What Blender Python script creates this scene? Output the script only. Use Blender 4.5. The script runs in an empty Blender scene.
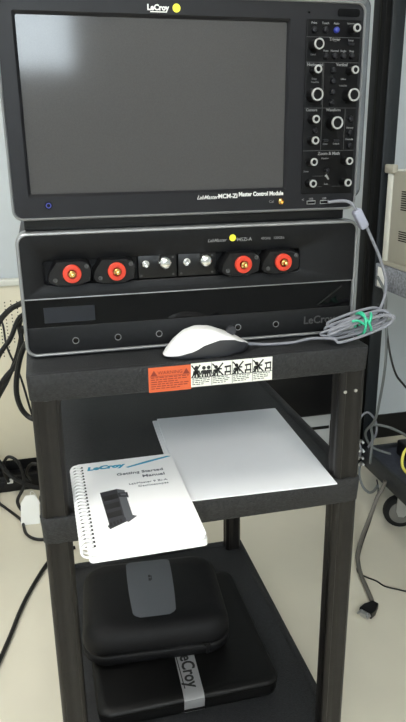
import bpy, bmesh, math, random
from mathutils import Vector, Matrix
random.seed(7)
scene = bpy.context.scene
COL = scene.collection
PI = math.pi

# ------------------------------------------------------------------ materials
def mat(name, col, rough=0.5, metal=0.0, spec=0.5, noise=0.0, nscale=40.0, bump=0.0, bscale=300.0, emit=None, coat=0.0, rnoise=0.0):
    m = bpy.data.materials.new(name); m.use_nodes = True
    nt = m.node_tree; b = nt.nodes['Principled BSDF']
    c = tuple(col) + (1.0,)
    b.inputs['Base Color'].default_value = c
    b.inputs['Roughness'].default_value = rough
    b.inputs['Metallic'].default_value = metal
    b.inputs['Specular IOR Level'].default_value = spec
    if coat: b.inputs['Coat Weight'].default_value = coat; b.inputs['Coat Roughness'].default_value = 0.04
    if emit:
        b.inputs['Emission Color'].default_value = tuple(emit[0]) + (1.0,)
        b.inputs['Emission Strength'].default_value = emit[1]
    tc = nt.nodes.new('ShaderNodeTexCoord')
    if noise:
        n = nt.nodes.new('ShaderNodeTexNoise'); n.inputs['Scale'].default_value = nscale; n.inputs['Detail'].default_value = 5
        nt.links.new(tc.outputs['Object'], n.inputs['Vector'])
        r = nt.nodes.new('ShaderNodeValToRGB')
        r.color_ramp.elements[0].position = 0.3; r.color_ramp.elements[1].position = 0.7
        r.color_ramp.elements[0].color = tuple(v*(1-noise) for v in col) + (1,)
        r.color_ramp.elements[1].color = tuple(min(1, v*(1+noise)) for v in col) + (1,)
        nt.links.new(n.outputs['Fac'], r.inputs['Fac']); nt.links.new(r.outputs['Color'], b.inputs['Base Color'])
        if rnoise:
            mr = nt.nodes.new('ShaderNodeMapRange'); mr.inputs['To Min'].default_value = rough-rnoise; mr.inputs['To Max'].default_value = rough+rnoise
            nt.links.new(n.outputs['Fac'], mr.inputs['Value']); nt.links.new(mr.outputs['Result'], b.inputs['Roughness'])
    if bump:
        n2 = nt.nodes.new('ShaderNodeTexNoise'); n2.inputs['Scale'].default_value = bscale; n2.inputs['Detail'].default_value = 3
        nt.links.new(tc.outputs['Object'], n2.inputs['Vector'])
        bp = nt.nodes.new('ShaderNodeBump'); bp.inputs['Strength'].default_value = bump; bp.inputs['Distance'].default_value = 0.002
        nt.links.new(n2.outputs['Fac'], bp.inputs['Height']); nt.links.new(bp.outputs['Normal'], b.inputs['Normal'])
    return m

M = dict(
    floor=mat('floor vinyl', (0.64, 0.60, 0.49), 0.35, noise=0.05, nscale=3.0, spec=0.35),
    wall=mat('wall paint', (0.47, 0.505, 0.525), 0.7, noise=0.02, nscale=5),
    ceil=mat('ceiling tile', (0.75, 0.75, 0.73), 0.9, noise=0.03, nscale=60),
    cove=mat('baseboard rubber', (0.005, 0.005, 0.0055), 0.5, spec=0.3),
    beige=mat('beige steel', (0.66, 0.61, 0.475), 0.5, noise=0.03, nscale=8),
    hole=mat('hole dark', (0.010, 0.010, 0.009), 0.9, spec=0.1),
    pvc=mat('cart plastic', (0.019, 0.0195, 0.021), 0.5, noise=0.4, nscale=260, bump=0.6, bscale=500, spec=0.3),
    pvcleg=mat('cart leg plastic', (0.0085, 0.0075, 0.0070), 0.36, noise=0.2, nscale=60, bump=0.1, bscale=300, spec=0.3),
    rubber=mat('rubber', (0.008, 0.008, 0.008), 0.7, spec=0.3),
    steel=mat('zinc steel', (0.6, 0.6, 0.6), 0.35, metal=1.0),
    silver=mat('silver trim', (0.27, 0.275, 0.28), 0.36, metal=0.6, noise=0.05, nscale=30),
    chassis=mat('brushed chassis', (0.30, 0.31, 0.33), 0.25, metal=0.9, noise=0.06, nscale=15),
    bezel=mat('bezel plastic', (0.0080, 0.0080, 0.0100), 0.45, bump=0.1, bscale=900, spec=0.25),
    panel=mat('control panel plastic', (0.0035, 0.0035, 0.004), 0.5, spec=0.14),
    screen=mat('matte display', (0.055, 0.053, 0.053), 0.10, spec=0.45, noise=0.08, nscale=900),
    black=mat('black plastic', (0.0045, 0.0045, 0.005), 0.38, spec=0.3),
    gloss=mat('gloss black', (0.003, 0.003, 0.0035), 0.05, spec=0.22),
    lcd=mat('dark readout window', (0.014, 0.016, 0.022), 0.3, spec=0.3),
    face=mat('grained face panel', (0.0045, 0.0047, 0.0055), 0.45, noise=0.25, nscale=150, bump=0.15, bscale=800, spec=0.20),
    red=mat('red insulator', (0.60, 0.045, 0.02), 0.35),
    gold=mat('gold contact', (0.80, 0.52, 0.18), 0.25, metal=1.0),
    nickel=mat('nickel', (0.75, 0.75, 0.74), 0.22, metal=1.0),
    cap=mat('bright knob ring', (0.42, 0.42, 0.41), 0.35, metal=0.3),
    blue=mat('blue lit button', (0.02, 0.03, 0.16), 0.4, emit=((0.05, 0.08, 0.9), 0.07)),
    bluering=mat('blue power mark', (0.03, 0.04, 0.20), 0.4, emit=((0.1, 0.12, 0.9), 0.10)),
    yellow=mat('yellow sticker', (0.85, 0.80, 0.04), 0.5),
    white=mat('white print', (0.72, 0.72, 0.70), 0.6),
    grey=mat('grey print', (0.20, 0.20, 0.20), 0.6),
    dim=mat('dim print', (0.055, 0.055, 0.055), 0.5),
    mousew=mat('white mouse shell', (0.80, 0.80, 0.79), 0.32),
    mouseg=mat('dark grey mouse side', (0.030, 0.031, 0.036), 0.45),
    cord=mat('grey cord', (0.19, 0.195, 0.22), 0.5),
    ferrite=mat('pale grey ferrite bead', (0.28, 0.29, 0.36), 0.5),
    green=mat('green tie', (0.03, 0.42, 0.24), 0.5),
    orange=mat('orange label', (0.58, 0.10, 0.028), 0.5),
    labelw=mat('label white', (0.78, 0.78, 0.70), 0.5),
    ink=mat('black ink', (0.012, 0.012, 0.012), 0.6),
    paper=mat('paper', (0.80, 0.81, 0.84), 0.75, noise=0.01, nscale=20),
    cover=mat('coated cover', (0.84, 0.84, 0.845), 0.45),
    spiral=mat('white plastic comb', (0.82, 0.82, 0.82), 0.4),
    cyan=mat('cyan ink', (0.03, 0.30, 0.48), 0.5),
    textgrey=mat('grey ink', (0.13, 0.14, 0.16), 0.6),
    toner=mat('device print', (0.03, 0.03, 0.035), 0.6),
    fabric=mat('black nylon', (0.0038, 0.0038, 0.0045), 0.55, noise=0.2, nscale=200, bump=0.3, bscale=1200, spec=0.2),
    leather=mat('black leatherette', (0.0035, 0.0035, 0.0035), 0.42, noise=0.2, nscale=90, bump=0.2, bscale=600, spec=0.2),
    plate=mat('grey badge', (0.085, 0.09, 0.10), 0.45),
    strap=mat('silver band', (0.36, 0.36, 0.37), 0.36, metal=0.5),
    cable=mat('black cable', (0.006, 0.006, 0.006), 0.45, spec=0.35),
    serial=mat('grey cable', (0.115, 0.105, 0.09), 0.5),
    palegrey=mat('grey cord far', (0.12, 0.13, 0.13), 0.5),
    cart2=mat('slate cart plastic', (0.020, 0.0225, 0.027), 0.5, noise=0.2, nscale=90, spec=0.35),
    cart2surf=mat('slate blue mat', (0.032, 0.036, 0.052), 0.6, noise=0.25, nscale=60, spec=0.3),
    post=mat('black post', (0.0018, 0.0018, 0.0018), 0.45, spec=0.10),
    postgrey=mat('slate post', (0.014, 0.017, 0.020), 0.4, spec=0.3),
    speckle=mat('speckled grey', (0.22, 0.23, 0.26), 0.6, noise=0.5, nscale=160),
    instr=mat('beige enamel', (0.35, 0.33, 0.27), 0.5, noise=0.03, nscale=20),
    instrlt=mat('pale bezel', (0.62, 0.62, 0.56), 0.5),
    tag=mat('tag paper', (0.80, 0.80, 0.76), 0.7),
    yellowc=mat('yellow cable', (0.75, 0.68, 0.12), 0.5),
    glow=mat('window daylight', (0.8, 0.85, 0.9), 0.5, emit=((0.80, 0.92, 1.0), 9.0)),
    tube=mat('lamp diffuser', (0.9, 0.9, 0.88), 0.5, emit=((1.0, 0.97, 0.90), 12.0)),
    frame=mat('window frame', (0.55, 0.55, 0.55), 0.5),
    warnink=mat('faded warning ink', (0.22, 0.025, 0.008), 0.6),
    lightgrey=mat('light grey enamel', (0.42, 0.43, 0.43), 0.5),
    wheelg=mat('grey wheel hub', (0.16, 0.155, 0.14), 0.5),
)

# ------------------------------------------------------------------ mesh helpers
def mk(name, bm, m, parent=None, smooth=True, world=True, ang=35):
    bmesh.ops.recalc_face_normals(bm, faces=bm.faces[:])
    me = bpy.data.meshes.new(name)
    if parent is not None and world:
        r = parent
        while r.parent: r = r.parent
        bmesh.ops.translate(bm, verts=bm.verts, vec=-Vector(r.location))
    bm.to_mesh(me); bm.free()
    ms = m if isinstance(m, (list, tuple)) else [m]
    for q in ms: me.materials.append(M[q])
    if smooth:
        for p in me.polygons: p.use_smooth = True
        try: me.set_sharp_from_angle(angle=math.radians(ang))
        except Exception: pass
    o = bpy.data.objects.new(name, me); COL.objects.link(o)
    if parent is not None: o.parent = parent
    return o

def thing(name, label, cat, loc=(0, 0, 0), rot=0.0, group=None):
    o = bpy.data.objects.new(name, None); COL.objects.link(o)
    o.empty_display_size = 0.05
    o.location = loc; o.rotation_euler = (0, 0, rot)
    tag(o, label, cat, group); return o

def tag(o, label, cat, group=None, kind=None):
    o['label'] = label; o['category'] = cat
    if group: o['group'] = group
    if kind: o['kind'] = kind
    return o

def struct(name, bm, m, parent=None, smooth=False):
    o = mk(name, bm, m, parent, smooth)
    if parent is None: o['kind'] = 'structure'
    return o

def new(): return bmesh.new()

def box(bm, x0, x1, y0, y1, z0, z1, bev=0.0, seg=2, mi=0):
    r = bmesh.ops.create_cube(bm, size=1.0)
    vs = r['verts']
    for v in vs:
        v.co = Vector(((x0+x1)/2 + v.co.x*(x1-x0), (y0+y1)/2 + v.co.y*(y1-y0), (z0+z1)/2 + v.co.z*(z1-z0)))
    fs = set(f for v in vs for f in v.link_faces)
    for f in fs: f.material_index = mi
    if bev:
        es = list(set(e for v in vs for e in v.link_edges))
        bmesh.ops.bevel(bm, geom=es, offset=bev, segments=seg, affect='EDGES', profile=0.5)
    return bm

def rrect(cx, cy, w, h, r, n=6):
    pts = []
    r = min(r, w/2-1e-5, h/2-1e-5)
    for k, (sx, sy) in enumerate(((1, 1), (-1, 1), (-1, -1), (1, -1))):
        for i in range(n+1):
            a = k*PI/2 + i*PI/2/n
            pts.append((cx + sx*(w/2-r) + r*math.cos(a), cy + sy*(h/2-r) + r*math.sin(a)))
    return pts

def circ(cx, cy, r, n=24, ry=None):
    return [(cx + r*math.cos(2*PI*i/n), cy + (ry or r)*math.sin(2*PI*i/n)) for i in range(n)]

def XZ(pts, y): return [Vector((p[0], y, p[1])) for p in pts]
def XY(pts, z): return [Vector((p[0], p[1], z)) for p in pts]
def YZ(pts, x): return [Vector((x, p[0], p[1])) for p in pts]

def loft(bm, loops, cap0=True, cap1=True, mi=0, mis=None, closed=True):
    rows = [[bm.verts.new(p) for p in L] for L in loops]
    n = len(rows[0])
    for k in range(len(rows)-1):
        for i in range(n if closed else n-1):
            j = (i+1) % n
            f = bm.faces.new((rows[k][i], rows[k][j], rows[k+1][j], rows[k+1][i]))
            f.material_index = mis[k] if mis else mi
    if cap0: f = bm.faces.new(rows[0]); f.material_index = mis[0] if mis else mi
    if cap1: f = bm.faces.new(rows[-1]); f.material_index = mis[-1] if mis else mi
    return bm

def quad(bm, a, b, c, d, mi=0):
    f = bm.faces.new([bm.verts.new(Vector(p)) for p in (a, b, c, d)]); f.material_index = mi

def catmull(P, res=8, closed=False):
    P = [Vector(p) for p in P]; out = []
    n = len(P)
    rng = range(n) if closed else range(n-1)
    for i in rng:
        if closed: p0, p1, p2, p3 = P[(i-1) % n], P[i], P[(i+1) % n], P[(i+2) % n]
        else: p0, p1, p2, p3 = P[max(i-1, 0)], P[i], P[i+1], P[min(i+2, n-1)]
        for k in range(res):
            t = k/res
            out.append(0.5*((2*p1) + (-p0+p2)*t + (2*p0-5*p1+4*p2-p3)*t*t + (-p0+3*p1-3*p2+p3)*t**3))
    if not closed: out.append(P[-1])
    return out

def tube(bm, P, r, sides=8, res=8, closed=False, smooth=True, mi=0):
    pts = catmull(P, res, closed) if smooth else [Vector(p) for p in P]
    n = len(pts); rows = []
    t0 = (pts[1]-pts[0]).normalized()
    up = Vector((0, 0, 1)) if abs(t0.z) < 0.9 else Vector((1, 0, 0))
    nrm = t0.cross(up).normalized()
    for i in range(n):
        if closed: t = (pts[(i+1) % n]-pts[i-1]).normalized()
        else: t = (pts[min(i+1, n-1)]-pts[max(i-1, 0)]).normalized()
        nrm = (nrm - t*nrm.dot(t)).normalized(); b = t.cross(nrm)
        rr = r[i*len(r)//n] if isinstance(r, (list, tuple)) else r
        rows.append([bm.verts.new(pts[i] + nrm*rr*math.cos(2*PI*k/sides) + b*rr*math.sin(2*PI*k/sides)) for k in range(sides)])
    for i in range(n if closed else n-1):
        A, B = rows[i], rows[(i+1) % n]
        for k in range(sides):
            f = bm.faces.new((A[k], A[(k+1) % sides], B[(k+1) % sides], B[k])); f.material_index = mi
    if not closed:
        bm.faces.new(rows[0]).material_index = mi; bm.faces.new(rows[-1]).material_index = mi
    return bm

def text_bm(items, depth=0.0003):
    """items: (string, matrix, size, align, shear, bold) -> one bmesh of lettering"""
    bm = new()
    for (s, mtx, size, align, shear, bold) in items:
        cu = bpy.data.curves.new('t', 'FONT'); cu.body = s; cu.size = size; cu.align_x = align; cu.align_y = 'CENTER'
        cu.shear = shear; cu.offset = bold*size; cu.extrude = depth; cu.resolution_u = 3
        o = bpy.data.objects.new('t', cu); COL.objects.link(o)
        dg = bpy.context.evaluated_depsgraph_get()
        me = bpy.data.meshes.new_from_object(o.evaluated_get(dg))
        me.transform(mtx); bm.from_mesh(me)
        bpy.data.objects.remove(o); bpy.data.curves.remove(cu); bpy.data.meshes.remove(me)
    return bm

RX = Matrix.Rotation(PI/2, 4, 'X')
def onface(x, y, z, sx=1.0): return Matrix.Translation((x, y, z)) @ RX @ Matrix.Diagonal((sx, 1, 1, 1))

# ------------------------------------------------------------------ room
YB = 1.41; XL, XR = -1.7, 2.5; YF = -3.2; ZC = 2.7
struct('floor', box(new(), XL-.1, XR+.1, YF-.1, YB+.1, -.1, 0), 'floor')
struct('ceiling', box(new(), XL-.1, XR+.1, YF-.1, YB+.1, ZC, ZC+.1), 'ceil')
struct('wall_back', box(new(), XL, XR, YB, YB+.1, 0, ZC), 'wall')
struct('wall_left', box(new(), XL-.1, XL, YF-.1, YB+.1, 0, ZC), 'wall')
struct('wall_right', box(new(), XR, XR+.1, YF-.1, YB+.1, 0, ZC), 'wall')
WX0, WX1, WZ0, WZ1 = -1.1, 0.33, 1.52, 2.35
bm = new()
o_ = [(XL, 0), (XR, 0), (XR, ZC), (XL, ZC)]; i_ = [(WX0, WZ0), (WX1, WZ0), (WX1, WZ1), (WX0, WZ1)]
loft(bm, [XZ(o_, YF-.1), XZ(o_, YF), XZ(i_, YF), XZ(i_, YF-.1), XZ(o_, YF-.1)], False, False)
struct('wall_front', bm, 'wall')
w = struct('window_1', loft(new(), [XZ(i_, YF+.015), XZ(i_, YF-.06), XZ([(WX0+.04, WZ0+.04), (WX1-.04, WZ0+.04), (WX1-.04, WZ1-.04), (WX0+.04, WZ1-.04)], YF-.06), XZ([(WX0+.04, WZ0+.04), (WX1-.04, WZ0+.04), (WX1-.04, WZ1-.04), (WX0+.04, WZ1-.04)], YF+.015), XZ(i_, YF+.015)], False, False), 'frame')
struct('window_pane', box(new(), WX0+.04, WX1-.04, YF-.05, YF-.04, WZ0+.04, WZ1-.04), 'glow', w)
bm = new(); box(bm, XL, XR, YB-.006, YB, 0, .1); struct('baseboard_back', bm, 'cove')

LIGHTS = [(-0.75, -2.45), (0.85, -2.45), (-0.75, -0.1)]
for (x, y) in LIGHTS:
    t = thing('ceiling_light', 'recessed fluorescent ceiling troffer overhead', 'light', (x, y, ZC-.03), group='ceiling troffers')
    a = [(x-.3, y-.6), (x+.3, y-.6), (x+.3, y+.6), (x-.3, y+.6)]; b = [(x-.27, y-.57), (x+.27, y-.57), (x+.27, y+.57), (x-.27, y+.57)]
    mk('frame', loft(new(), [XY(a, ZC), XY(a, ZC-.03), XY(b, ZC-.03), XY(b, ZC)], False, False), 'frame', t, False)
    mk('diffuser', box(new(), x-.27, x+.27, y-.57, y+.57, ZC-.02, ZC-.012), 'tube', t, False)

# beige perforated panel on the wall at left
t = thing('perforated_panel', 'beige steel panel with rows of vent holes on the wall left of the cart', 'panel', (-.6, 1.385, .1))
bm = new(); box(bm, -1.2, 0.12, 1.375, 1.404, .1, .715, .004)
mk('sheet', bm, 'beige', t)
bm = new()
for c in range(9):
    for k in range(17):
        x = -.045 - .019*c; z = .665 - .0115*k - (.004 if c % 2 else 0)
        if c < 3 and k > 12: continue
        loft(bm, [XZ(circ(x, z, .0022, 8), 1.3745), XZ(circ(x, z, .0022, 8), 1.3755)])
h = mk('vent_holes', bm, 'hole', t); h['kind'] = 'stuff'
bm = new(); box(bm, -1.2, .12, 1.368, 1.404, .715, .735, .003); mk('top_rail', bm, 'instrlt', t)

# ------------------------------------------------------------------ the cart
W, D = .46, .612
cart = thing('utility_cart', 'charcoal plastic three-shelf utility cart carrying the stacked instruments', 'cart', (W/2, D/2, 0))
def shelf(name, z0, z1, m, par, x0=-.0005, x1=W+.0035, y0=0, y1=D, surf=None, lip=.0055):
    bm = new(); cx, cy = (x0+x1)/2, (y0+y1)/2; w, d = x1-x0, y1-y0
    L = [XY(rrect(cx, cy, w-.010, d-.010, .006), z0+.003), XY(rrect(cx, cy, w-.006, d-.006, .007), z0),
         XY(rrect(cx, cy, w-.001, d-.001, .008), z0+.003), XY(rrect(cx, cy, w+.002, d+.002, .0085), z1-.004),
         XY(rrect(cx, cy, w+.001, d+.001, .008), z1-.001), XY(rrect(cx, cy, w-.004, d-.004, .007), z1),
         XY(rrect(cx, cy, w-.020, d-.020, .009), z1-.001), XY(rrect(cx, cy, w-.026, d-.026, .007), z1-lip)]
    loft(bm, L)
    return mk(name, bm, m, par, ang=50)
top = shelf('top_shelf', .830, .8675, 'pvc', cart, lip=.0012)
mid = shelf('middle_shelf', .6225, .664, 'pvc', cart)
low = shelf('bottom_shelf', .129, .170, 'pvc', cart)
def leg_profile(cx, cy, s=.0355):
    h = s/2; g = .0022; P = []
    def side(a):
        for u, dpt in ((-.62, .0), (-.30, 0), (-.18, g*.5), (0, g*.7), (.18, g*.5), (.30, 0), (.62, 0)):
            x, y = h-dpt, u*h
            P.append((cx + x*math.cos(a)-y*math.sin(a), cy + x*math.sin(a)+y*math.cos(a)))
        
        for dc, q in ((-.22, 1.235), (-.08, 1.275), (.08, 1.275), (.22, 1.235)):
            c = a+PI/4+dc; P.append((cx + h*q*math.cos(c), cy + h*q*math.sin(c)))
    for k in range(4): side(k*PI/2)
    return P
def leg(par, cx, cy, z0, z1, s=.0355, m='pvcleg'):
    return mk('leg', loft(new(), [XY(leg_profile(cx, cy, s), z0), XY(leg_profile(cx, cy, s), z1)]), m, par, ang=32)
for (x, y) in ((.0200, .0195), (W-.0165, .0195), (.0200, D-.0195), (W-.0240, D-.0195)):
    lg = leg(cart, x, y, .166, .832)
    if x > .2 and y < .2:
        for dx in (-.012, .004):
            mk('screw', loft(new(), [XZ(circ(x+dx, .802+.05*dx, .0024, 12), y-.0186), XZ(circ(x+dx, .802+.05*dx, .0022, 12), y-.0160)]), 'steel', lg)
def caster(par, x, y, z1, r=.048, yaw=0.0, mw='rubber'):
    ca, sa = math.cos(yaw), math.sin(yaw)
    R = Matrix.Translation((x, y, 0)) @ Matrix.Rotation(yaw, 4, 'Z')
    bm = new(); box(bm, -.026, .026, -.03, .03, z1-.006, z1)
    for s in (-1, 1):
        pr = [(-.026, z1-.004), (.026, z1-.004), (.022, r+.012), (-.004, r-.013), (-.020, r-.012), (-.028, r+.006)]
        loft(bm, [XZ(pr, s*.016), XZ(pr, s*.019)])
    bm.transform(R); f = mk('caster', bm, 'steel', par)
    bm = new(); wx = -.012
    loft(bm, [XZ(circ(wx, r, r*.80, 28), -.0135), XZ(circ(wx, r, r*.97, 28), -.012), XZ(circ(wx, r, r, 28), -.007), XZ(circ(wx, r, r, 28), .007), XZ(circ(wx, r, r*.97, 28), .012), XZ(circ(wx, r, r*.80, 28), .0135)])
    bm.transform(R); wl = mk('wheel', bm, mw, f)
    return f, wl
for (x, y, a) in ((.06, .07, .3), (.40, .07, .2), (.06, .53, -.3), (.38, .53, .4)): caster(cart, x, y, .13, yaw=a)

# stickers on the front of the top shelf
def sticker(name, x0, x1, z0, z1, m):
    return mk(name, box(new(), x0, x1, -.0012, -.0002, z0, z1), m, top, False)
lab = sticker('warning_sticker', .1514, .2075, .8300, .8640, 'orange'); lab['label'] = 'orange warning sticker'
bm = text_bm([('WARNING', onface(.1800, -.0014, .8560, 1.1), .0062, 'CENTER', 0, .0)], .0002)
for k in range(6):
    z = .8495 - k*.0030; x = .1545; e = .2045 - (.012 if k in (2, 5) else 0)
    while x < e-.002:
        l = random.uniform(.003, .008); box(bm, x, min(x+l, e), -.0016, -.0012, z, z+.0011); x += l+.0013
for sx in (.1585, .2015):
    loft(bm, [XZ([(sx-.0045, .8525), (sx+.0045, .8525), (sx, .8600)], -.0012), XZ([(sx-.0045, .8525), (sx+.0045, .8525), (sx, .8600)], -.0015)])
box(bm, .1530, .2060, -.0016, -.0012, .8515, .8519)
mk('warning_lettering', bm, 'warnink', lab, False)
lab2 = sticker('pictogram_sticker', .2077, .3202, .8322, .8650, 'labelw'); lab2['label'] = 'white pictogram sticker'
bm = new()
def bar(x0, z0, x1, z1, wd):
    d = Vector((x1-x0, 0, z1-z0)); p = Vector((-d.z, 0, d.x)).normalized()*wd/2
    L = [Vector((x0, 0, z0))+p, Vector((x0, 0, z0))-p, Vector((x1, 0, z1))-p, Vector((x1, 0, z1))+p]
    loft(bm, [[v+Vector((0, -.0012, 0)) for v in L], [v+Vector((0, -.0016, 0)) for v in L]])
def man(x, z, s):
    loft(bm, [XZ(circ(x, z+.80*s, .17*s, 10), -.0012), XZ(circ(x, z+.80*s, .17*s, 10), -.0016)])
    bar(x, z+.60*s, x, z+.25*s, .34*s); bar(x-.2*s, z+.55*s, x-.28*s, z+.2*s, .1*s); bar(x+.2*s, z+.55*s, x+.28*s, z+.2*s, .1*s)
    bar(x-.09*s, z+.3*s, x-.14*s, z-.05*s, .13*s); bar(x+.09*s, z+.3*s, x+.14*s, z-.05*s, .13*s)
cw = (.3202-.2077)/4
for c in range(4):
    x0 = .2077 + c*cw; zb = .8455
    if c: bar(x0, .8328, x0, .8645, .0006)
    for k in range(4):
        z = .8430-k*.0026; x = x0+.0015; e = x0+cw-.003-(.006 if k == 3 else 0)
        while x < e-.002:
            l = random.uniform(.002, .006); box(bm, x, min(x+l, e), -.0016, -.0012, z, z+.0009); x += l+.0011
    if c == 0:
        man(x0+.0075, zb, .0165); bar(x0+.001, zb, x0+.0125, zb+.017, .0018); bar(x0+.001, zb+.017, x0+.0125, zb, .0018)
        man(x0+.0175, zb, .0155); man(x0+.0240, zb, .0155)
    else:
        man(x0+.0060, zb, .0150); bar(x0+.001, zb, x0+.0155, zb+.017, .0019); bar(x0+.001, zb+.017, x0+.0155, zb, .0019)
        bar(x0+.008, zb+.009, x0+.014, zb+.009, .002); bar(x0+.0175, zb+.004, x0+.0265, zb+.004, .0022); bar(x0+.0175, zb+.011, x0+.0265, zb+.012, .0024)
        bar(x0+.0200, zb+.004, x0+.0200, zb+.012, .0012); bar(x0+.0255, zb, x0+.0255, zb+.013, .0014); bar(x0+.0185, zb, x0+.0185, zb+.004, .0018)
bar(.2077, .8452, .3202, .8452, .0007)
mk('pictogram_print', bm, 'ink', lab2, False)

# ------------------------------------------------------------------ acquisition unit (lower instrument)
F = .069
AX0, AX1, AZ0, AZ1 = -.0008, .4718, .8680, 1.0338
acq = thing('oscilloscope_acquisition_unit', 'wide black instrument with four red input connectors on the top cart shelf', 'instrument', ((AX0+AX1)/2, .28, .8645))
acx, acz, aw, ah = (AX0+AX1)/2, (AZ0+AZ1)/2, AX1-AX0, AZ1-AZ0
rr = lambda i, r: rrect(acx, acz, aw-2*i, ah-2*i, r, 8)
bm = new(); loft(bm, [XZ(rr(.002, .014), F+.03), XZ(rr(.002, .014), F+.44)]); mk('housing', bm, 'bezel', acq)
bm = new(); loft(bm, [XZ(rr(.0045, .011), F+.012), XZ(rr(.0045, .011), F+.001), XZ(rr(.003, .012), F), XZ(rr(.001, .014), F+.001), XZ(rr(0, .015), F+.004), XZ(rr(0, .015), F+.032), XZ(rr(.0045, .011), F+.032)], False, False)
mk('trim', bm, 'silver', acq, ang=60)
# upper face with the connector recess
ux0, ux1, uz0, uz1 = AX0+.0045, AX1-.0045, .9475, AZ1-.0045
def uloop(n=8):  # upper face outline, only top corners rounded
    P = []
    for k, (cx, cz, r) in enumerate(((ux1, uz1, .011), (ux0, uz1, .011), (ux0, uz0, .0015), (ux1, uz0, .0015))):
        sx = (-1, 1, 1, -1)[k]; sz = (-1, -1, 1, 1)[k]
        for i in range(n+1):
            a = k*PI/2+i*PI/2/n; P.append((cx+sx*r+r*math.cos(a), cz+sz*r+r*math.sin(a)))
    return P
rec = rrect(.2075, .981, .3555, .0350, .005, 8)
rec2 = rrect(.2075, .981, .3525, .0320, .004, 8)
bm = new(); loft(bm, [XZ(uloop(), F+.020), XZ(uloop(), F+.0022), XZ(rec, F+.0022), XZ(rec2, F+.0032), XZ(rec2, F+.016)], False, True)
mk('upper_panel', bm, 'face', acq)
mk('panel_ledge', box(new(), ux0, ux1, F+.0018, F+.008, .9462, .9478, .0004), 'silver', acq)  # silver strip puts the highlight along the ledge edge into the colour
lz0 = AZ0+.0045
def lloop(z0, z1, rb, x0=ux0, x1=ux1, n=8):
    P = []
    for k, (cx, cz, r) in enumerate(((x1, z1, .001), (x0, z1, .001), (x0, z0, rb), (x1, z0, rb))):
        sx = (-1, 1, 1, -1)[k]; sz = (-1, -1, 1, 1)[k]
        for i in range(n+1):
            a = k*PI/2+i*PI/2/n; P.append((cx+sx*r+r*math.cos(a), cz+sz*r+r*math.sin(a)))
    return P
mk('glossy_panel', loft(new(), [XZ(lloop(.9075, .9462, .001), F+.02), XZ(lloop(.9075, .9462, .001), F+.006)]), 'gloss', acq)
bm = new(); loft(bm, [XZ(lloop(lz0, .9080, .011), F+.02), XZ(lloop(lz0, .9080, .011), F+.0045), XZ(lloop(lz0+.001, .9070, .010, ux0+.001, ux1-.001), F+.0038)])
lowp = mk('lower_panel', bm, 'face', acq)
mk('readout_window', loft(new(), [XZ(rrect(.0602, .9240, .067, .021, .001), F+.0062), XZ(rrect(.0602, .9240, .067, .021, .001), F+.0054)]), 'lcd', acq)
bm = new(); loft(bm, [XZ([(.418, .913), (.452, .937), (.452, .940), (.414, .913)], F+.0062), XZ([(.418, .913), (.452, .937), (.452, .940), (.414, .913)], F+.0058)]); mk('painted_reflection', bm, 'black', acq)  # black diagonal strip stands in for a reflection on the glossy panel
for k in range(6):
    x, z = .0655+.0571*k, .8875+.0003*k
    bm = new(); loft(bm, [XZ(circ(x, z, .0046, 20), F+.004), XZ(circ(x, z, .0046, 20), F+.0026), XZ(circ(x, z, .0037, 20), F+.0026), XZ(circ(x, z, .0035, 20), F+.0055)], True, False)
    s = mk('probe_jack', bm, 'grey', acq)
    mk('socket', loft(new(), [XZ(circ(x, z, .0034, 16), F+.0052), XZ(circ(x, z, .0034, 16), F+.0030)]), 'gloss', s)
mk('brand_lettering', text_bm([('LeCroy', onface(.418, F+.0036, .8905, 1.0), .0160, 'CENTER', 0, .012)]), 'dim', acq, False)
mk('model_lettering', text_bm([('LabMaster', onface(.2500, F+.002, 1.0132), .0062, 'LEFT', .35, .008), ('945Zi-A', onface(.2905, F+.002, 1.0130), .0066, 'LEFT', 0, .012),
    ('45GHz', onface(.3260, F+.002, 1.0130), .0048, 'LEFT', 0, 0), ('120GS/s', onface(.3440, F+.002, 1.0130), .0048, 'LEFT', 0, 0)]), 'grey', acq, False)
mk('sticker_dot', loft(new(), [XZ(circ(.2852, 1.0158, .0046, 20), F+.0022), XZ(circ(.2852, 1.0158, .0046, 20), F+.0014)]), 'yellow', acq)['label'] = 'round yellow sticker'
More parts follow.
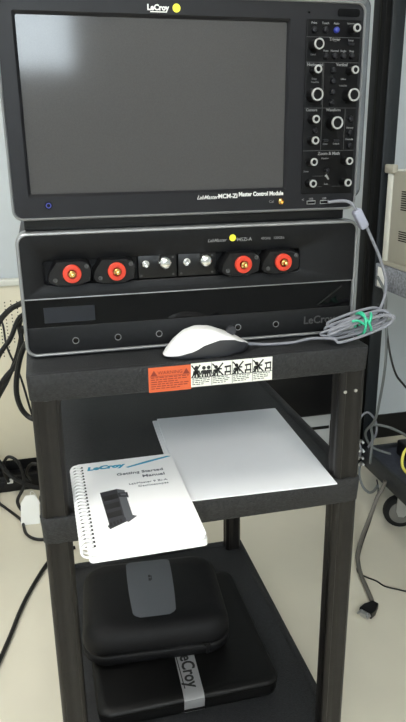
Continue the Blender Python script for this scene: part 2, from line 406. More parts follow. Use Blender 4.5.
# input connectors
def channel(cx, cz):
    out = [(-.0325, -.008), (-.030, .002), (-.0195, .0155), (.016, .0155), (.0255, .012), (.0285, .003), (.0265, -.011), (.010, -.0155), (-.018, -.0155), (-.029, -.0125)]
    sc = lambda s: [(cx+.95*x*s-.001, cz+z*s*1.04) for x, z in out]
    bm = new(); loft(bm, [XZ(sc(.98), F+.014), XZ(sc(1.0), F-.008), XZ(sc(.93), F-.0125)])
    c = mk('input_connector', bm, 'black', acq)
    bm = new(); loft(bm, [XZ(circ(cx, cz, .0118, 28), F-.010), XZ(circ(cx, cz, .0118, 28), F-.0165), XZ(circ(cx, cz, .0110, 28), F-.0175), XZ(circ(cx, cz, .0062, 28), F-.0175), XZ(circ(cx, cz, .0056, 28), F-.0130)])
    mk('red_ring', bm, 'red', c)['label'] = 'red insulating ring'
    bm = new(); loft(bm, [XZ(circ(cx, cz, .0048, 20), F-.0150), XZ(circ(cx, cz, .0045, 20), F-.0200), XZ(circ(cx, cz, .0026, 20), F-.0215), XZ(circ(cx, cz, .0022, 20), F-.0275), XZ(circ(cx, cz, .0010, 20), F-.0280)])
    mk('contact', bm, 'gold', c)
    for dx, dz in ((-.0215, -.0080), (.0190, .0085)):
        bm = new(); loft(bm, [XZ(circ(cx+dx, cz+dz, .0029, 14), F-.012), XZ(circ(cx+dx, cz+dz, .0027, 14), F-.0145), XZ(circ(cx+dx, cz+dz, .0012, 14), F-.0145), XZ(circ(cx+dx, cz+dz, .0010, 14), F-.0130)])
        mk('screw', bm, 'dim', c)
for x in (.0665, .1238, .2958, .3533): channel(x, .9815)
for x0, x1, xs, xb in ((.1546, .2070, .1638, .1888), (.2092, .2615, .2199, .2445)):
    p = mk('connector_plate', box(new(), x0, x1, F+.004, F+.0150, .9665, .9975, .001), 'black', acq)
    bm = new(); loft(bm, [XZ(circ(xs, .9868, .0052, 20), F+.005), XZ(circ(xs, .9868, .0050, 20), F-.003), XZ(circ(xs, .9868, .0034, 20), F-.004), XZ(circ(xs, .9868, .0030, 20), F+.001)])
    j = mk('small_jack', bm, 'nickel', p)
    mk('pin', loft(new(), [XZ(circ(xs, .9868, .0012, 10), F+.001), XZ(circ(xs, .9868, .0010, 10), F-.003)]), 'nickel', j)
    bm = new()
    knurl = [(xb + (.0088+(.0004 if i % 2 else 0))*math.cos(2*PI*i/36), .9885+(.0088+(.0004 if i % 2 else 0))*math.sin(2*PI*i/36)) for i in range(36)]
    loft(bm, [XZ(knurl, F+.005), XZ(knurl, F-.010), XZ(circ(xb, .9885, .0080, 36), F-.0135), XZ(circ(xb, .9885, .0052, 36), F-.0160), XZ(circ(xb, .9885, .0022, 36), F-.0166)])
    mk('screw_terminal', bm, 'nickel', p, ang=50)
    for (sx, sz) in ((x0+.004, .9705), (x1-.005, .9705), (x1-.005, .9935)):
        mk('screw', loft(new(), [XZ(circ(sx, sz, .0015, 10), F+.0042), XZ(circ(sx, sz, .0015, 10), F+.0034)]), 'dim', p)
for (x, y) in ((.04, .12), (.43, .12), (.04, .46), (.43, .46)):
    mk('foot', loft(new(), [XY(circ(x, y, .012, 16), .8664), XY(circ(x, y, .011, 16), .8702)]), 'rubber', acq)

# ------------------------------------------------------------------ control module with screen (upper instrument)
MX0, MX1, MZ0, MZ1 = -.0008, .4645, 1.0480, 1.3090
mcm = thing('oscilloscope_control_module', 'instrument with a large dark screen and knob panel atop the red-connector unit', 'oscilloscope', ((MX0+MX1)/2, .28, 1.0338))
mcx, mcz, mw, mh = (MX0+MX1)/2, (MZ0+MZ1)/2, MX1-MX0, MZ1-MZ0
mr = lambda i, r: rrect(mcx, mcz, mw-2*i, mh-2*i, r, 8)
bm = new()
ch = lambda i, r: rrect((.006+.4900)/2, (1.056+1.327)/2, .4840-2*i, .271-2*i, r, 8)
loft(bm, [XZ(ch(.014, .010), F+.028), XZ(ch(.004, .016), F+.033), XZ(ch(0, .020), F+.045), XZ(ch(0, .020), F+.40)])
mk('chassis', bm, 'chassis', mcm, ang=50)
mk('plinth', box(new(), .012, .452, F+.012, F+.40, 1.0346, 1.0580, .002), 'black', mcm)
bm = new(); loft(bm, [XZ(mr(.0035, .010), F+.01), XZ(mr(.0035, .010), F+.001), XZ(mr(.0022, .011), F), XZ(mr(.0008, .012), F+.001), XZ(mr(0, .013), F+.004), XZ(mr(0, .013), F+.030), XZ(mr(.0035, .010), F+.030)], False, False)
mk('trim', bm, 'silver', mcm, ang=60)
sx0, sx1, sz0, sz1 = .0245, .3575, 1.0805, 1.2825
srr = lambda i: rrect((sx0+sx1)/2, (sz0+sz1)/2, sx1-sx0-2*i, sz1-sz0-2*i, .002, 8)
bm = new(); loft(bm, [XZ(mr(.0036, .010), F+.030), XZ(mr(.0036, .010), F+.002), XZ(srr(-.004), F+.002), XZ(srr(-.0008), F+.0048), XZ(srr(0), F+.009)], True, False)
bez = mk('bezel', bm, 'bezel', mcm, ang=25)
mk('screen', box(new(), sx0-.001, sx1+.001, F+.007, F+.012, sz0-.001, sz1+.001), 'screen', mcm, False)
mk('brand_lettering', text_bm([('LeCroy', onface(.1915, F+.0018, 1.2935, 1.0), .0086, 'CENTER', 0, .04)]), 'white', mcm, False)
bm = new(); box(bm, .1820, .2020, F+.0014, F+.0019, 1.2885, 1.2896); mk('brand_underline', bm, 'white', mcm, False)
mk('sticker_dot', loft(new(), [XZ(circ(.2142, 1.2938, .0048, 20), F+.002), XZ(circ(.2142, 1.2938, .0048, 20), F+.0012)]), 'yellow', mcm)['label'] = 'round yellow sticker'
mk('model_lettering', text_bm([('LabMaster', onface(.2360, F+.0018, 1.0703, .96), .0070, 'LEFT', .4, .008), ('MCM-Zi', onface(.2650, F+.0018, 1.0711), .0078, 'LEFT', 0, .03), ('Master Control Module', onface(.2935, F+.0018, 1.0728, .86), .0076, 'LEFT', 0, .03)]), 'white', mcm, False)
bm = new(); loft(bm, [XZ(circ(.0444, 1.0664, .0052, 24), F+.0022), XZ(circ(.0444, 1.0664, .0050, 24), F+.0008)])
pb = mk('power_button', bm, 'panel', mcm)
bm = new(); loft(bm, [XZ(circ(.0444, 1.0664, .0034, 24), F+.0008), XZ(circ(.0444, 1.0664, .0034, 24), F+.0004), XZ(circ(.0444, 1.0664, .0022, 24), F+.0004), XZ(circ(.0444, 1.0664, .0022, 24), F+.0008)], False, False)
mk('power_mark', bm, 'bluering', pb)
bm = new(); loft(bm, [XZ(circ(.3531, 1.0622, .0042, 20), F+.002), XZ(circ(.3531, 1.0622, .0042, 20), F-.002), XZ(circ(.3531, 1.0622, .0022, 20), F-.004), XZ(circ(.3531, 1.0622, .0018, 20), F-.001)])
mk('calibration_hook', bm, 'gold', mcm)
mk('hook_lettering', text_bm([('Cal', onface(.3400, F+.0018, 1.0622), .0050, 'CENTER', 0, 0)]), 'grey', mcm, False)
# control panel
cp = mk('control_panel', loft(new(), [XZ(rrect(.4196, 1.1788, .0752, .2160, .002), F+.0025), XZ(rrect(.4196, 1.1788, .0752, .2160, .002), F+.0012), XZ(rrect(.4196, 1.1788, .0736, .2144, .0015), F+.0006)]), 'panel', mcm)
bm = new()
def ln(x0, x1, z0, z1): box(bm, x0, x1, F+.0002, F+.0007, z0, z1)
for z in (1.2661, 1.2364, 1.1810, 1.1272): ln(.3825, .4565, z-.0003, z+.0003)
ln(.4076, .4081, 1.1285, 1.2350); ln(.4408, .4413, 1.1285, 1.1800); ln(.4060, .4064, 1.1850, 1.2300)
ln(.398, .4135, 1.0940, 1.0944); ln(.4270, .4420, 1.0800, 1.0804); ln(.398, .412, 1.0800, 1.0804)
mk('panel_lines', bm, 'dim', cp, False)
T = []
def pt(s, x, z, size=.0042, b=.0): T.append((s, onface(x, F+.0004, z), size, 'CENTER', 0, b))
pt('Trigger', .4214, 1.2641-.0005, .0052, .02); pt('Horizontal', .3955, 1.2334, .0052, .02); pt('Vertical', .4330, 1.2338, .0052, .02)
pt('Cursors', .3930, 1.1785, .0048, .02); pt('Waveform', .4240, 1.1785, .0048, .02); pt('Zoom & Math', .4203, 1.1234, .0056, .02)
for s, x in (('Print', .3921), ('Touch', .4078), ('Auto', .4229)): pt(s, x, 1.2822, .0038, .01)
for s, x in (('Auto', .4096), ('Normal', .4219), ('Single', .4340), ('Stop', .4458)): pt(s, x, 1.2502, .0036, .01)
pt('Level', .3925, 1.2455, .0034); pt('Setup', .4440, 1.2630, .0034); pt('Intensity', .4430, 1.2825, .0030)
pt('Delay', .395, 1.2165, .0030); pt('Offset', .436, 1.2165, .0030); pt('Time/Div', .396, 1.2125, .0030); pt('Volts/Div', .436, 1.2085, .0030)
pt('History', .449, 1.1560, .0034, .01); pt('Decode', .449, 1.1415, .0034, .01); pt('Clear', .4145, 1.1358, .0032); pt('Default', .4301, 1.1358, .0032)
pt('Zoom', .3880, 1.1005, .003); pt('Position', .4150, 1.1172, .0032); pt('Scale', .4180, 1.0835, .0030)
mk('panel_lettering', text_bm(T, .0002), 'grey', cp, False)
bm = new(); loft(bm, [XZ([(.4150, 1.0940), (.4185, 1.0965), (.4225, 1.0900), (.4205, 1.0890), (.4175, 1.0930)], F+.0006), XZ([(.4150, 1.0940), (.4185, 1.0965), (.4225, 1.0900), (.4205, 1.0890), (.4175, 1.0930)], F+.0002)])
mk('arrow_mark', bm, 'grey', cp, False)
def knob(x, z, r, hole, y1):
    bm = new(); loft(bm, [XZ(circ(x, z, r*1.05, 24), F+.001), XZ(circ(x, z, r*1.0, 24), F-.002), XZ(circ(x, z, r*.93, 24), y1+.003)])
    k = mk('knob', bm, 'black', mcm)
    bm = new(); loft(bm, [XZ(circ(x, z, r*.93, 28), y1+.004), XZ(circ(x, z, r, 28), y1+.003), XZ(circ(x, z, r, 28), y1+.0006), XZ(circ(x, z, r*.95, 28), y1), XZ(circ(x, z, hole, 28), y1), XZ(circ(x, z, hole*.96, 28), y1+.0015)], False, False)
    mk('cap_ring', bm, 'cap', k)
    mk('cap_face', loft(new(), [XZ(circ(x, z, hole, 24), y1+.003), XZ(circ(x, z, hole*.98, 24), y1+.0012)]), 'panel', k)
for x, z in ((.4438, 1.2752), (.3930, 1.2266), (.4443, 1.2263), (.3928, 1.1666), (.3930, 1.1403), (.3922, 1.1132), (.4431, 1.1136), (.3920, 1.0854), (.4427, 1.0854)):
    knob(x, z, .0050, .0031, .051)
for x, z, r in ((.3922, 1.2556, .0066), (.3924, 1.1965, .0080), (.4435, 1.1962, .0080), (.4219, 1.1620, .0080)):
    knob(x, z, r, r*.76, .049)
for i, (x, z) in enumerate(((.3921, 1.2743), (.4078, 1.2747), (.4229, 1.2746), (.4096, 1.2438), (.4219, 1.2440), (.4340, 1.2442), (.4458, 1.2444), (.4445, 1.2586),
        (.4211, 1.2271), (.4209, 1.2141), (.4210, 1.2010), (.4205, 1.1876), (.4490, 1.1675), (.4485, 1.1500), (.4490, 1.1336), (.3983, 1.1529), (.4145, 1.1403), (.4301, 1.1401), (.4182, 1.1010))):
    if i in (7, 16, 17): bm = new(); loft(bm, [XZ(rrect(x, z, .0085, .0032, .0012), F+.001), XZ(rrect(x, z, .0080, .0028, .0012), F-.002)])
    else:
        r = .0037
        bm = new(); loft(bm, [XZ(circ(x, z, r, 18), F+.001), XZ(circ(x, z, r, 18), F-.0015), XZ(circ(x, z, r*.82, 18), F-.0032), XZ(circ(x, z, r*.4, 18), F-.0036)])
    o = mk('button', bm, 'blue' if i == 2 else 'bezel', mcm)
    if i == 2: o['label'] = 'blue lit button'
mk('media_door', loft(new(), [XZ(rrect(.4395, 1.2950, .0300, .0090, .003), F+.003), XZ(rrect(.4395, 1.2950, .0300, .0090, .003), F+.0008)]), 'gloss', mcm)
mk('indicator', loft(new(), [XZ(circ(.3853, 1.2942, .0013, 12), F+.002), XZ(circ(.3853, 1.2942, .0013, 12), F+.0014)]), 'gloss', mcm)
for x in (.3975, .4170):
    p = mk('usb_port', box(new(), x-.0062, x+.0062, F+.001, F+.004, 1.0570, 1.0618), 'steel', mcm, False)
    mk('port_slot', box(new(), x-.0055, x+.0055, F+.0006, F+.003, 1.0577, 1.0609), 'gloss', p, False)
mk('port_lettering', text_bm([('USB', onface(.3975, F+.0018, 1.0642), .0036, 'CENTER', 0, .01), ('USB', onface(.4170, F+.0018, 1.0642), .0036, 'CENTER', 0, .01), ('<', onface(.3855, F+.0018, 1.0630), .006, 'CENTER', 0, .01)]), 'grey', mcm, False)
for (x, y) in ((.04, .12), (.43, .12), (.04, .42), (.43, .42)):
    mk('foot', box(new(), x-.015, x+.015, y-.015, y+.015, 1.0339, 1.0540, .002), 'rubber', mcm)

# ------------------------------------------------------------------ mouse and its cord
mouse = thing('computer_mouse', 'white computer mouse with dark grey side in front of the black instrument', 'mouse', (.2372, .0345, .8664), .06)
def mouse_ring(s, zf):
    P = []
    for i in range(48):
        a = 2*PI*i/48
        x = .0600*math.copysign(abs(math.cos(a))**.85, math.cos(a)); y = .0270*math.copysign(abs(math.sin(a))**.85, math.sin(a))
        y *= 1 - .10*math.cos(a)**2*(1 if x > 0 else .2)
        P.append(Vector((x*s, y*s, zf(x))))
    return P
def interp(T, u):
    u = min(max(u, T[0][0]), T[-1][0])
    for (a0, b0), (a1, b1) in zip(T, T[1:]):
        if u <= a1:
            t = (u-a0)/(a1-a0); t = t*t*(3-2*t)*.5+t*.5
            return b0+(b1-b0)*t
def Hm(x):  # crown height along the length
    return interp([(0, .010), (.06, .021), (.15, .030), (.27, .0365), (.40, .0385), (.55, .036), (.72, .029), (.88, .0205), (1, .013)], (x+.060)/.120)
def Zb(x):  # seam between the white shell and the grey side
    return interp([(0, .0040), (.12, .0060), (.28, .0110), (.45, .0205), (.60, .0245), (.75, .0225), (.90, .0160), (1, .0100)], (x+.060)/.120)
bm = new(); loft(bm, [mouse_ring(.93, lambda x: .0005), mouse_ring(.99, lambda x: .0015 + .2*Zb(x)), mouse_ring(1.0, lambda x: min(Zb(x), Hm(x)-.002))], True, False)
mk('side_grip', bm, 'mouseg', mouse, world=False, ang=70)['label'] = 'dark grey side'
bm = new(); R_ = []
for k in range(11):
    t = k/10*PI/2
    s = math.cos(t)**.62 if k < 10 else .02
    def zf(x, t=t, s=s):
        zb = min(Zb(x), Hm(x)-.002); hh = Hm(x*s); return zb + (max(hh, zb+.0005)-zb)*math.sin(t)
    R_.append(mouse_ring(max(s, .02), zf))
loft(bm, R_, False, True); mk('shell', bm, 'mousew', mouse, world=False, ang=80)
bm = new(); loft(bm, [XZ(circ(.036, .0285, .0065, 16), -.003), XZ(circ(.036, .0285, .0065, 16), .003)]); mk('scroll_wheel', bm, 'mouseg', mouse, world=False)
bm = text_bm([('hp', Matrix.Translation((-.040, -.0215, .0262)) @ Matrix.Rotation(.9, 4, 'X'), .008, 'CENTER', .2, 0)], .0003)
bm.free()
# cord in world coordinates (the root is rotated, so move the points into its frame)
mroot = Matrix.Translation(mouse.location) @ Matrix.Rotation(.06, 4, 'Z'); minv = mroot.inverted()
cordpts = [(.296, .039, .8740), (.305, .041, .8720), (.33, .040, .8695), (.365, .038, .8700), (.392, .038, .8735)]
bm = new()
rng = random.Random(3)
cen = Vector((.4590, .030, .8905)); ex = Vector((1, .02, .27)).normalized(); ez = Vector((-.25, .25, 1)).normalized(); ey = Vector((0, 1, -.25)).normalized()
loops = []
for l in range(5):
    a_ = .050+rng.uniform(-.006, .006); b_ = .0125+rng.uniform(-.004, .004); off = (l-2)*.0038; tw = rng.uniform(-.07, .07)
    for k in range(10):
        t = PI + 2*PI*k/10
        pinch = 1 - .35*math.exp(-((math.cos(t))*2.2)**2)
        p = cen + ex*(a_*math.cos(t)+rng.uniform(-.002, .002)) + ez*(b_*pinch*math.sin(t)+off*.7+tw*a_*math.cos(t)) + ey*(off*1.6+rng.uniform(-.0018, .0018))
        loops.append(p)
tail = [(.425, .032, .889), (.455, .030, .9000), (.484, .034, .9035), (.500, .045, .9080), (.509, .050, .9250), (.509, .050, .9480), (.497, .050, .9808), (.4835, .050, .9800+.0265), (.469, .050, 1.0320), (.457, .050, 1.0470), (.4500, .052, 1.0570), (.4420, .060, 1.0608), (.4200, .0655, 1.0594)]
tube(bm, cordpts + [tuple(p) for p in loops] + tail, .0021, 8, 6)
bm.transform(minv); mk('cord', bm, 'cord', mouse, world=False)['label'] = 'grey coiled cord'
bm = new(); a = Vector((.4555, .050, 1.0490)); b = Vector((.4700, .050, 1.0245)); d = (b-a)
pr = rrect(0, 0, .0125, .0125, .003, 4); nrm = d.normalized(); u = Vector((0, 1, 0)); v = nrm.cross(u)
ring = lambda p, s: [p + u*q[0]*s + v*q[1]*s for q in pr]
loft(bm, [ring(a, .75), ring(a+d*.08, 1), ring(a+d*.92, 1), ring(b, .75)]); bm.transform(minv); mk('ferrite_bead', bm, 'ferrite', mouse, world=False)
bm = new()
for dx, tl in ((-.002, .3), (.003, -.25)):
    P = []
    for k in range(14):
        t = 2*PI*k/14
        P.append(cen + ex*(.006+dx+tl*.016*math.sin(t)) + ez*(.0155*math.sin(t)) + ey*(.0165*math.cos(t)))
    tube(bm, P, .0019, 6, 4, True)
tube(bm, [cen+ey*-.0165+ex*.010, cen+ey*-.018+ex*.014+ez*.008, cen+ey*-.015+ex*.016+ez*.012], .0019, 6, 4)
tube(bm, [cen+ey*-.0165+ex*.002, cen+ey*-.018-ex*.006+ez*.008, cen+ey*-.015-ex*.014+ez*.010], .0019, 6, 4)
bm.transform(minv); mk('twist_tie', bm, 'green', mouse, world=False)['label'] = 'green twist tie'

# ------------------------------------------------------------------ paper on the middle shelf
def sheet_obj(loc, rot, w, l, th, label, bend=.0):
    t = thing('paper_sheet', label, 'paper', loc, rot, 'loose white sheets')
    t2 = None
    bm = new(); nx, ny = 6, 14
    for s in (0, 1):
        pass
    V = [[[None]*(ny+1) for _ in range(nx+1)] for _ in range(2)]
    for s in range(2):
        for i in range(nx+1):
            for j in range(ny+1):
                x = (i/nx-.5)*w; y = (j/ny-.5)*l
                z = th*s + bend*(.5-j/ny)**2*(1+.6*(i/nx))*(1 if j < ny/2 else .3)
                V[s][i][j] = bm.verts.new((x, y, z))
    for i in range(nx):
        for j in range(ny):
            for s in range(2): bm.faces.new((V[s][i][j], V[s][i+1][j], V[s][i+1][j+1], V[s][i][j+1]))
    for i in range(nx):
        for j in (0, ny): bm.faces.new((V[0][i][j], V[0][i+1][j], V[1][i+1][j], V[1][i][j]))
    for j in range(ny):
        for i in (0, nx): bm.faces.new((V[0][i][j], V[0][i][j+1], V[1][i][j+1], V[1][i][j]))
    bpy.data.objects.remove(t)
    o = mk('paper_sheet', bm, 'paper', None)
    o.location = loc; o.rotation_euler = (0, 0, rot)
    return tag(o, label, 'paper', 'loose white sheets')
SZ = .6588
sheet_obj((.3080, .1450, SZ), -.030, .226, .290, .0035, 'white sheets under the top page, peeking out at its back left corner')
sheet_obj((.3145, .1420, SZ+.0042), -.036, .224, .298, .0016, 'top white sheet lying on the middle cart shelf, beside the manual')

# ------------------------------------------------------------------ spiral bound manual
man_ = thing('spiral_bound_manual', 'white comb-bound manual overhanging the front of the middle cart shelf', 'book', (.1260, .0010, .6690), .01)
man_.rotation_euler = (.015, 0, .008)
mwid, mlen = .146, .228
def mx(u): return (u-.5)*mwid
def my(v): return (.5-v)*mlen
blk = lambda s0, s1: None
def slab(z0, z1, w, l, m, name, ox=0, oy=0, r=.006):
    return mk(name, loft(new(), [XY(rrect(ox, oy, w, l, r, 5), z0), XY(rrect(ox, oy, w, l, r, 5), z1)]), m, man_, world=False)
slab(-.0020, -.0012, mwid, mlen, 'cover', 'back_cover', .001, -.003)
slab(-.0010, .0050, mwid-.001, mlen-.003, 'cover', 'pages', .0015, -.0025)
slab(.0058, .0100, mwid-.002, mlen-.004, 'cover', 'page_block', -.0005, -.001)
cov = slab(.0103, .0112, mwid, mlen, 'cover', 'front_cover')
ZT = .0114
flat = lambda u, v, a=0, sx=1: Matrix.Translation((mx(u), my(v), ZT)) @ Matrix.Rotation(a, 4, 'Z') @ Matrix.Diagonal((sx, 1, 1, 1))
mk('brand_lettering', text_bm([('LeCroy', flat(.11, .085, 0, 1.28), .0138, 'LEFT', .15, .055)], .0002), 'cyan', cov, False, world=False)
bm = new()
P1 = [(.50, .118), (.72, .070), (.95, .032), (.99, .040), (.74, .088), (.52, .128)]
loft(bm, [XY([(mx(u), my(v)) for u, v in P1], ZT-.0002), XY([(mx(u), my(v)) for u, v in P1], ZT+.0002)])
mk('swoosh', bm, 'cyan', cov, False, world=False)
mk('title_lettering', text_bm([('Getting Started', flat(.860, .205, 0, 1.2), .0092, 'RIGHT', 0, .02), ('Manual', flat(.860, .265, 0, 1.2), .0098, 'RIGHT', 0, .02),
    ('LabMaster 9 Zi-A', flat(.860, .345, 0, 1.15), .0068, 'RIGHT', 0, .0), ('Oscilloscopes', flat(.860, .385, 0, 1.15), .0068, 'RIGHT', 0, .0)], .0002), 'textgrey', cov, False, world=False)
bm = new()
def pp(P, mi=0, dz=0.0):
    Q = [(mx(.19+(u-.205)*.86), my(v+.01)) for u, v in P]; loft(bm, [XY(Q, ZT-.0002), XY(Q, ZT+.0002+dz)], mi=mi)
pp([(.205, .395), (.395, .375), (.405, .735), (.235, .775)], 0)
pp([(.395, .375), (.475, .400), (.490, .700), (.405, .735)], 1)
pp([(.215, .770), (.24, .745), (.41, .705), (.415, .745), (.235, .800)], 0, .0001)
pp([(.400, .735), (.490, .690), (.530, .705), (.430, .755)], 1, .0001)
for k in range(3):
    v = .43+.095*k
    pp([(.225, v+.02), (.385, v), (.388, v+.055), (.232, v+.075)], 2, .0003)
pp([(.395, .425), (.500, .430), (.500, .490), (.440, .480), (.395, .470)], 0, .0003)
pp([(.420, .440), (.480, .445), (.478, .465), (.422, .460)], 1, .0005)
for k in range(4): pp([(.24+.035*k, .745-.008*k), (.262+.035*k, .740-.008*k), (.265+.035*k, .77-.008*k), (.243+.035*k, .775-.008*k)], 2, .0005)
mk('device_picture', bm, ['toner', 'plate', 'ink'], cov, False, world=False)
bm = new()
for k in range(24):
    y = mlen/2 - .012 - k*(mlen-.024)/23
    P = []
    for i in range(12):
        a = 2*PI*i/12
        P.append((-mwid/2+.0005+.0080*math.cos(a), y, .0058+.0088*math.sin(a)))
    tube(bm, P, .0016, 6, 2, True)
s = mk('comb_binding', bm, 'spiral', man_, world=False)
bm = new()
for k in range(24):
    y = mlen/2 - .012 - k*(mlen-.024)/23
    box(bm, -mwid/2+.0060, -mwid/2+.0105, y-.0022, y+.0022, .0111, .0115)
mk('punch_holes', bm, 'ink', cov, False, world=False)

# ------------------------------------------------------------------ lower shelf: laptop bag and zip case
ZL = .1646
bag = thing('laptop_bag', 'flat black laptop bag with a silver band, under the zip case on the lowest shelf', 'bag', (.223, .275, ZL), -.0)
bx0, bx1, by0, by1 = .058, .388, .108, .450
bcx, bcy, bw, bd = (bx0+bx1)/2, (by0+by1)/2, bx1-bx0, by1-by0
def bl(i, r): return rrect(bcx, bcy, bw-2*i, bd-2*i, r, 8)
bm = new(); loft(bm, [XY(bl(.010, .016), ZL), XY(bl(.002, .022), ZL+.006), XY(bl(0, .024), ZL+.014), XY(bl(.001, .024), ZL+.026)])
mk('body', bm, 'leather', bag, ang=60)
bm = new(); loft(bm, [XY(bl(.001, .024), ZL+.0262), XY(bl(-.002, .026), ZL+.0290), XY(bl(-.002, .026), ZL+.0345), XY(bl(.003, .022), ZL+.0390), XY(bl(.015, .015), ZL+.0405)])
mk('flap', bm, 'leather', bag, ang=60)
# silver band over the front edge
bm = new(); sxa, sxb = .208, .245
prof = [(.30, ZL+.0412), (.125, ZL+.0412), (.112, ZL+.0402), (.1052, ZL+.0360), (.1048, ZL+.0285), (.1065, ZL+.0200), (.1070, ZL+.0085)]
prof2 = [(p[0]+(.0012 if p[0] < .12 else 0), p[1]-(.0010 if p[0] > .11 else 0)) for p in prof]
sk = lambda y: (y-.105)*.035
la = [Vector((sxa+sk(y), y, z)) for y, z in prof] + [Vector((sxa+sk(y), y, z)) for y, z in reversed(prof2)]
lb = [Vector((sxb+sk(y), y, z)) for y, z in prof] + [Vector((sxb+sk(y), y, z)) for y, z in reversed(prof2)]
loft(bm, [la, lb]); band = mk('silver_band', bm, 'strap', bag, ang=40)
bm = text_bm([('LeCroy', Matrix.Translation((.2300, .176, ZL+.0414)) @ Matrix.Rotation(-PI/2-.03, 4, 'Z') @ Matrix.Diagonal((.92, 1, 1, 1)), .0340, 'CENTER', 0, .022)], .0002)
mk('band_lettering', bm, 'ink', band, False)
bm = new(); box(bm, .2130, .2148, .128, .232, ZL+.0412, ZL+.0416); mk('band_rule', bm, 'ink', band, False)
bm = new(); box(bm, .2070, .2470, .1030, .1052, ZL+.0130, ZL+.0170, .0005); mk('band_stop', bm, 'leather', band)

ZK = ZL+.0417
case = thing('zip_case', 'puffy black zip case with a grey badge, on top of the laptop bag', 'case', (.1900, .3170, ZK), -.075)
def cl(i, r, dx=0, dy=0): return rrect(dx, dy, .284-2*i, .240-2*i, r, 10)
bm = new(); loft(bm, [XY(cl(.022, .030), 0), XY(cl(.008, .040), .004), XY(cl(.001, .046), .014), XY(cl(0, .048), .026), XY(cl(.0015, .047), .0295)])
mk('base_shell', bm, 'fabric', case, world=False, ang=70)
bm = new(); loft(bm, [XY(cl(.0015, .047), .0340), XY(cl(0, .048), .0380), XY(cl(.0015, .047), .052), XY(cl(.006, .043), .064), XY(cl(.015, .036), .073), XY(cl(.028, .028), .0785), XY(cl(.05, .02), .0805)])
lid = mk('lid', bm, 'fabric', case, world=False, ang=70)
bm = new(); loft(bm, [XY(cl(.004, .045), .0292), XY(cl(.0022, .046), .0300), XY(cl(.0022, .046), .0314), XY(cl(.0038, .045), .0317), XY(cl(.0022, .046), .0320), XY(cl(.0022, .046), .0334), XY(cl(.004, .045), .0342)])
zp = mk('zipper', bm, 'black', case, world=False)
bm = new(); box(bm, .085, .097, -.1215, -.117, .029, .035, .001); box(bm, .088, .094, -.1235, -.121, .012, .032, .001); mk('zip_pull', bm, 'black', zp, world=False)
bm = new()
def lidz(y):
    return interp([(-.120, .050), (-.1185, .052), (-.114, .064), (-.105, .073), (-.092, .0785), (-.070, .0805), (.070, .0805), (.092, .0785), (.105, .073)], y)
rows = []
for j in range(31):
    y = -.082 + .182*j/30; e = min((y+.082), (.100-y))
    wv = .0455 + .0035*((y)/.095) - .003*((y/.095)**2)
    wv -= .012*max(0, 1-e/.012)**2
    rows.append([Vector((-.003-wv, y, lidz(y)-.002)), Vector((-.003-wv, y, lidz(y)+.0009)), Vector((-.003+wv, y, lidz(y)+.0009)), Vector((-.003+wv, y, lidz(y)-.002))])
loft(bm, rows)
bd_ = mk('badge', bm, 'plate', lid, world=False); bd_['label'] = 'grey oval badge'
bm = new(); box(bm, -.006, -.001, .024, .032, .0812, .0817); box(bm, -.006, -.001, .035, .043, .0812, .0817); box(bm, -.0005, .0012, .026, .041, .0812, .0817)
mk('badge_mark', bm, 'ink', bd_, False, world=False)

# ------------------------------------------------------------------ second cart at right
c2 = thing('equipment_cart', 'tall slate equipment cart at the right edge, beside the charcoal cart', 'cart', (1.22, .62, 0))
CX0, CX1, CY0, CY1 = .985, 1.46, .24, .965
shelf('lower_shelf', .140, .203, 'cart2', c2, CX0, CX1, CY0, CY1, lip=.0125)
mk('shelf_mat', box(new(), CX0+.016, CX1-.016, CY0+.016, CY1-.016, .190, .1935), 'cart2surf', c2, False)
us = shelf('upper_shelf', .730, .800, 'speckle', c2, CX0, CX1, CY0, CY1)
# posts: black channel with a slate outer face
def post2(x0, x1, y0, y1, z0=.0, z1=1.62):
    bm = new(); box(bm, x0, x1, y0, y1, z0, z1, .002)
    p = mk('post', bm, 'post', c2)
    bm = new(); box(bm, x0+.018, x1+.002, y0-.004, y0+.01, z0, z1, .0015); mk('post_cover', bm, 'postgrey', p)
    bm = new(); box(bm, x0-.002, x0+.002, y0+.020, y0+.034, z0, z1, .001); mk('post_channel', bm, 'hole', p)
post2(.965, 1.020, .966, 1.036, .135); post2(1.415, 1.469, .966, 1.036, .135)
for (x, y, a) in ((1.052, .800, -.30), (1.41, .85, .5), (1.035, .34, .8), (1.41, .34, .2)): 
    f, wl = caster(c2, x, y, .142, r=.052, yaw=a)
    bm = new(); loft(bm, [XZ(circ(-.012, .052, .012, 28), -.0175), XZ(circ(-.012, .052, .036, 28), -.0150), XZ(circ(-.012, .052, .036, 28), .0150), XZ(circ(-.012, .052, .012, 28), .0175)])
    bm.transform(Matrix.Translation((x, y, 0)) @ Matrix.Rotation(a, 4, 'Z')); mk('hub', bm, 'wheelg', f)
bm = new(); box(bm, CX0-.0015, CX0, .905, .945, .735, .792, .0005); mk('paper_label', bm, 'tag', us, False)['label'] = 'white paper label'

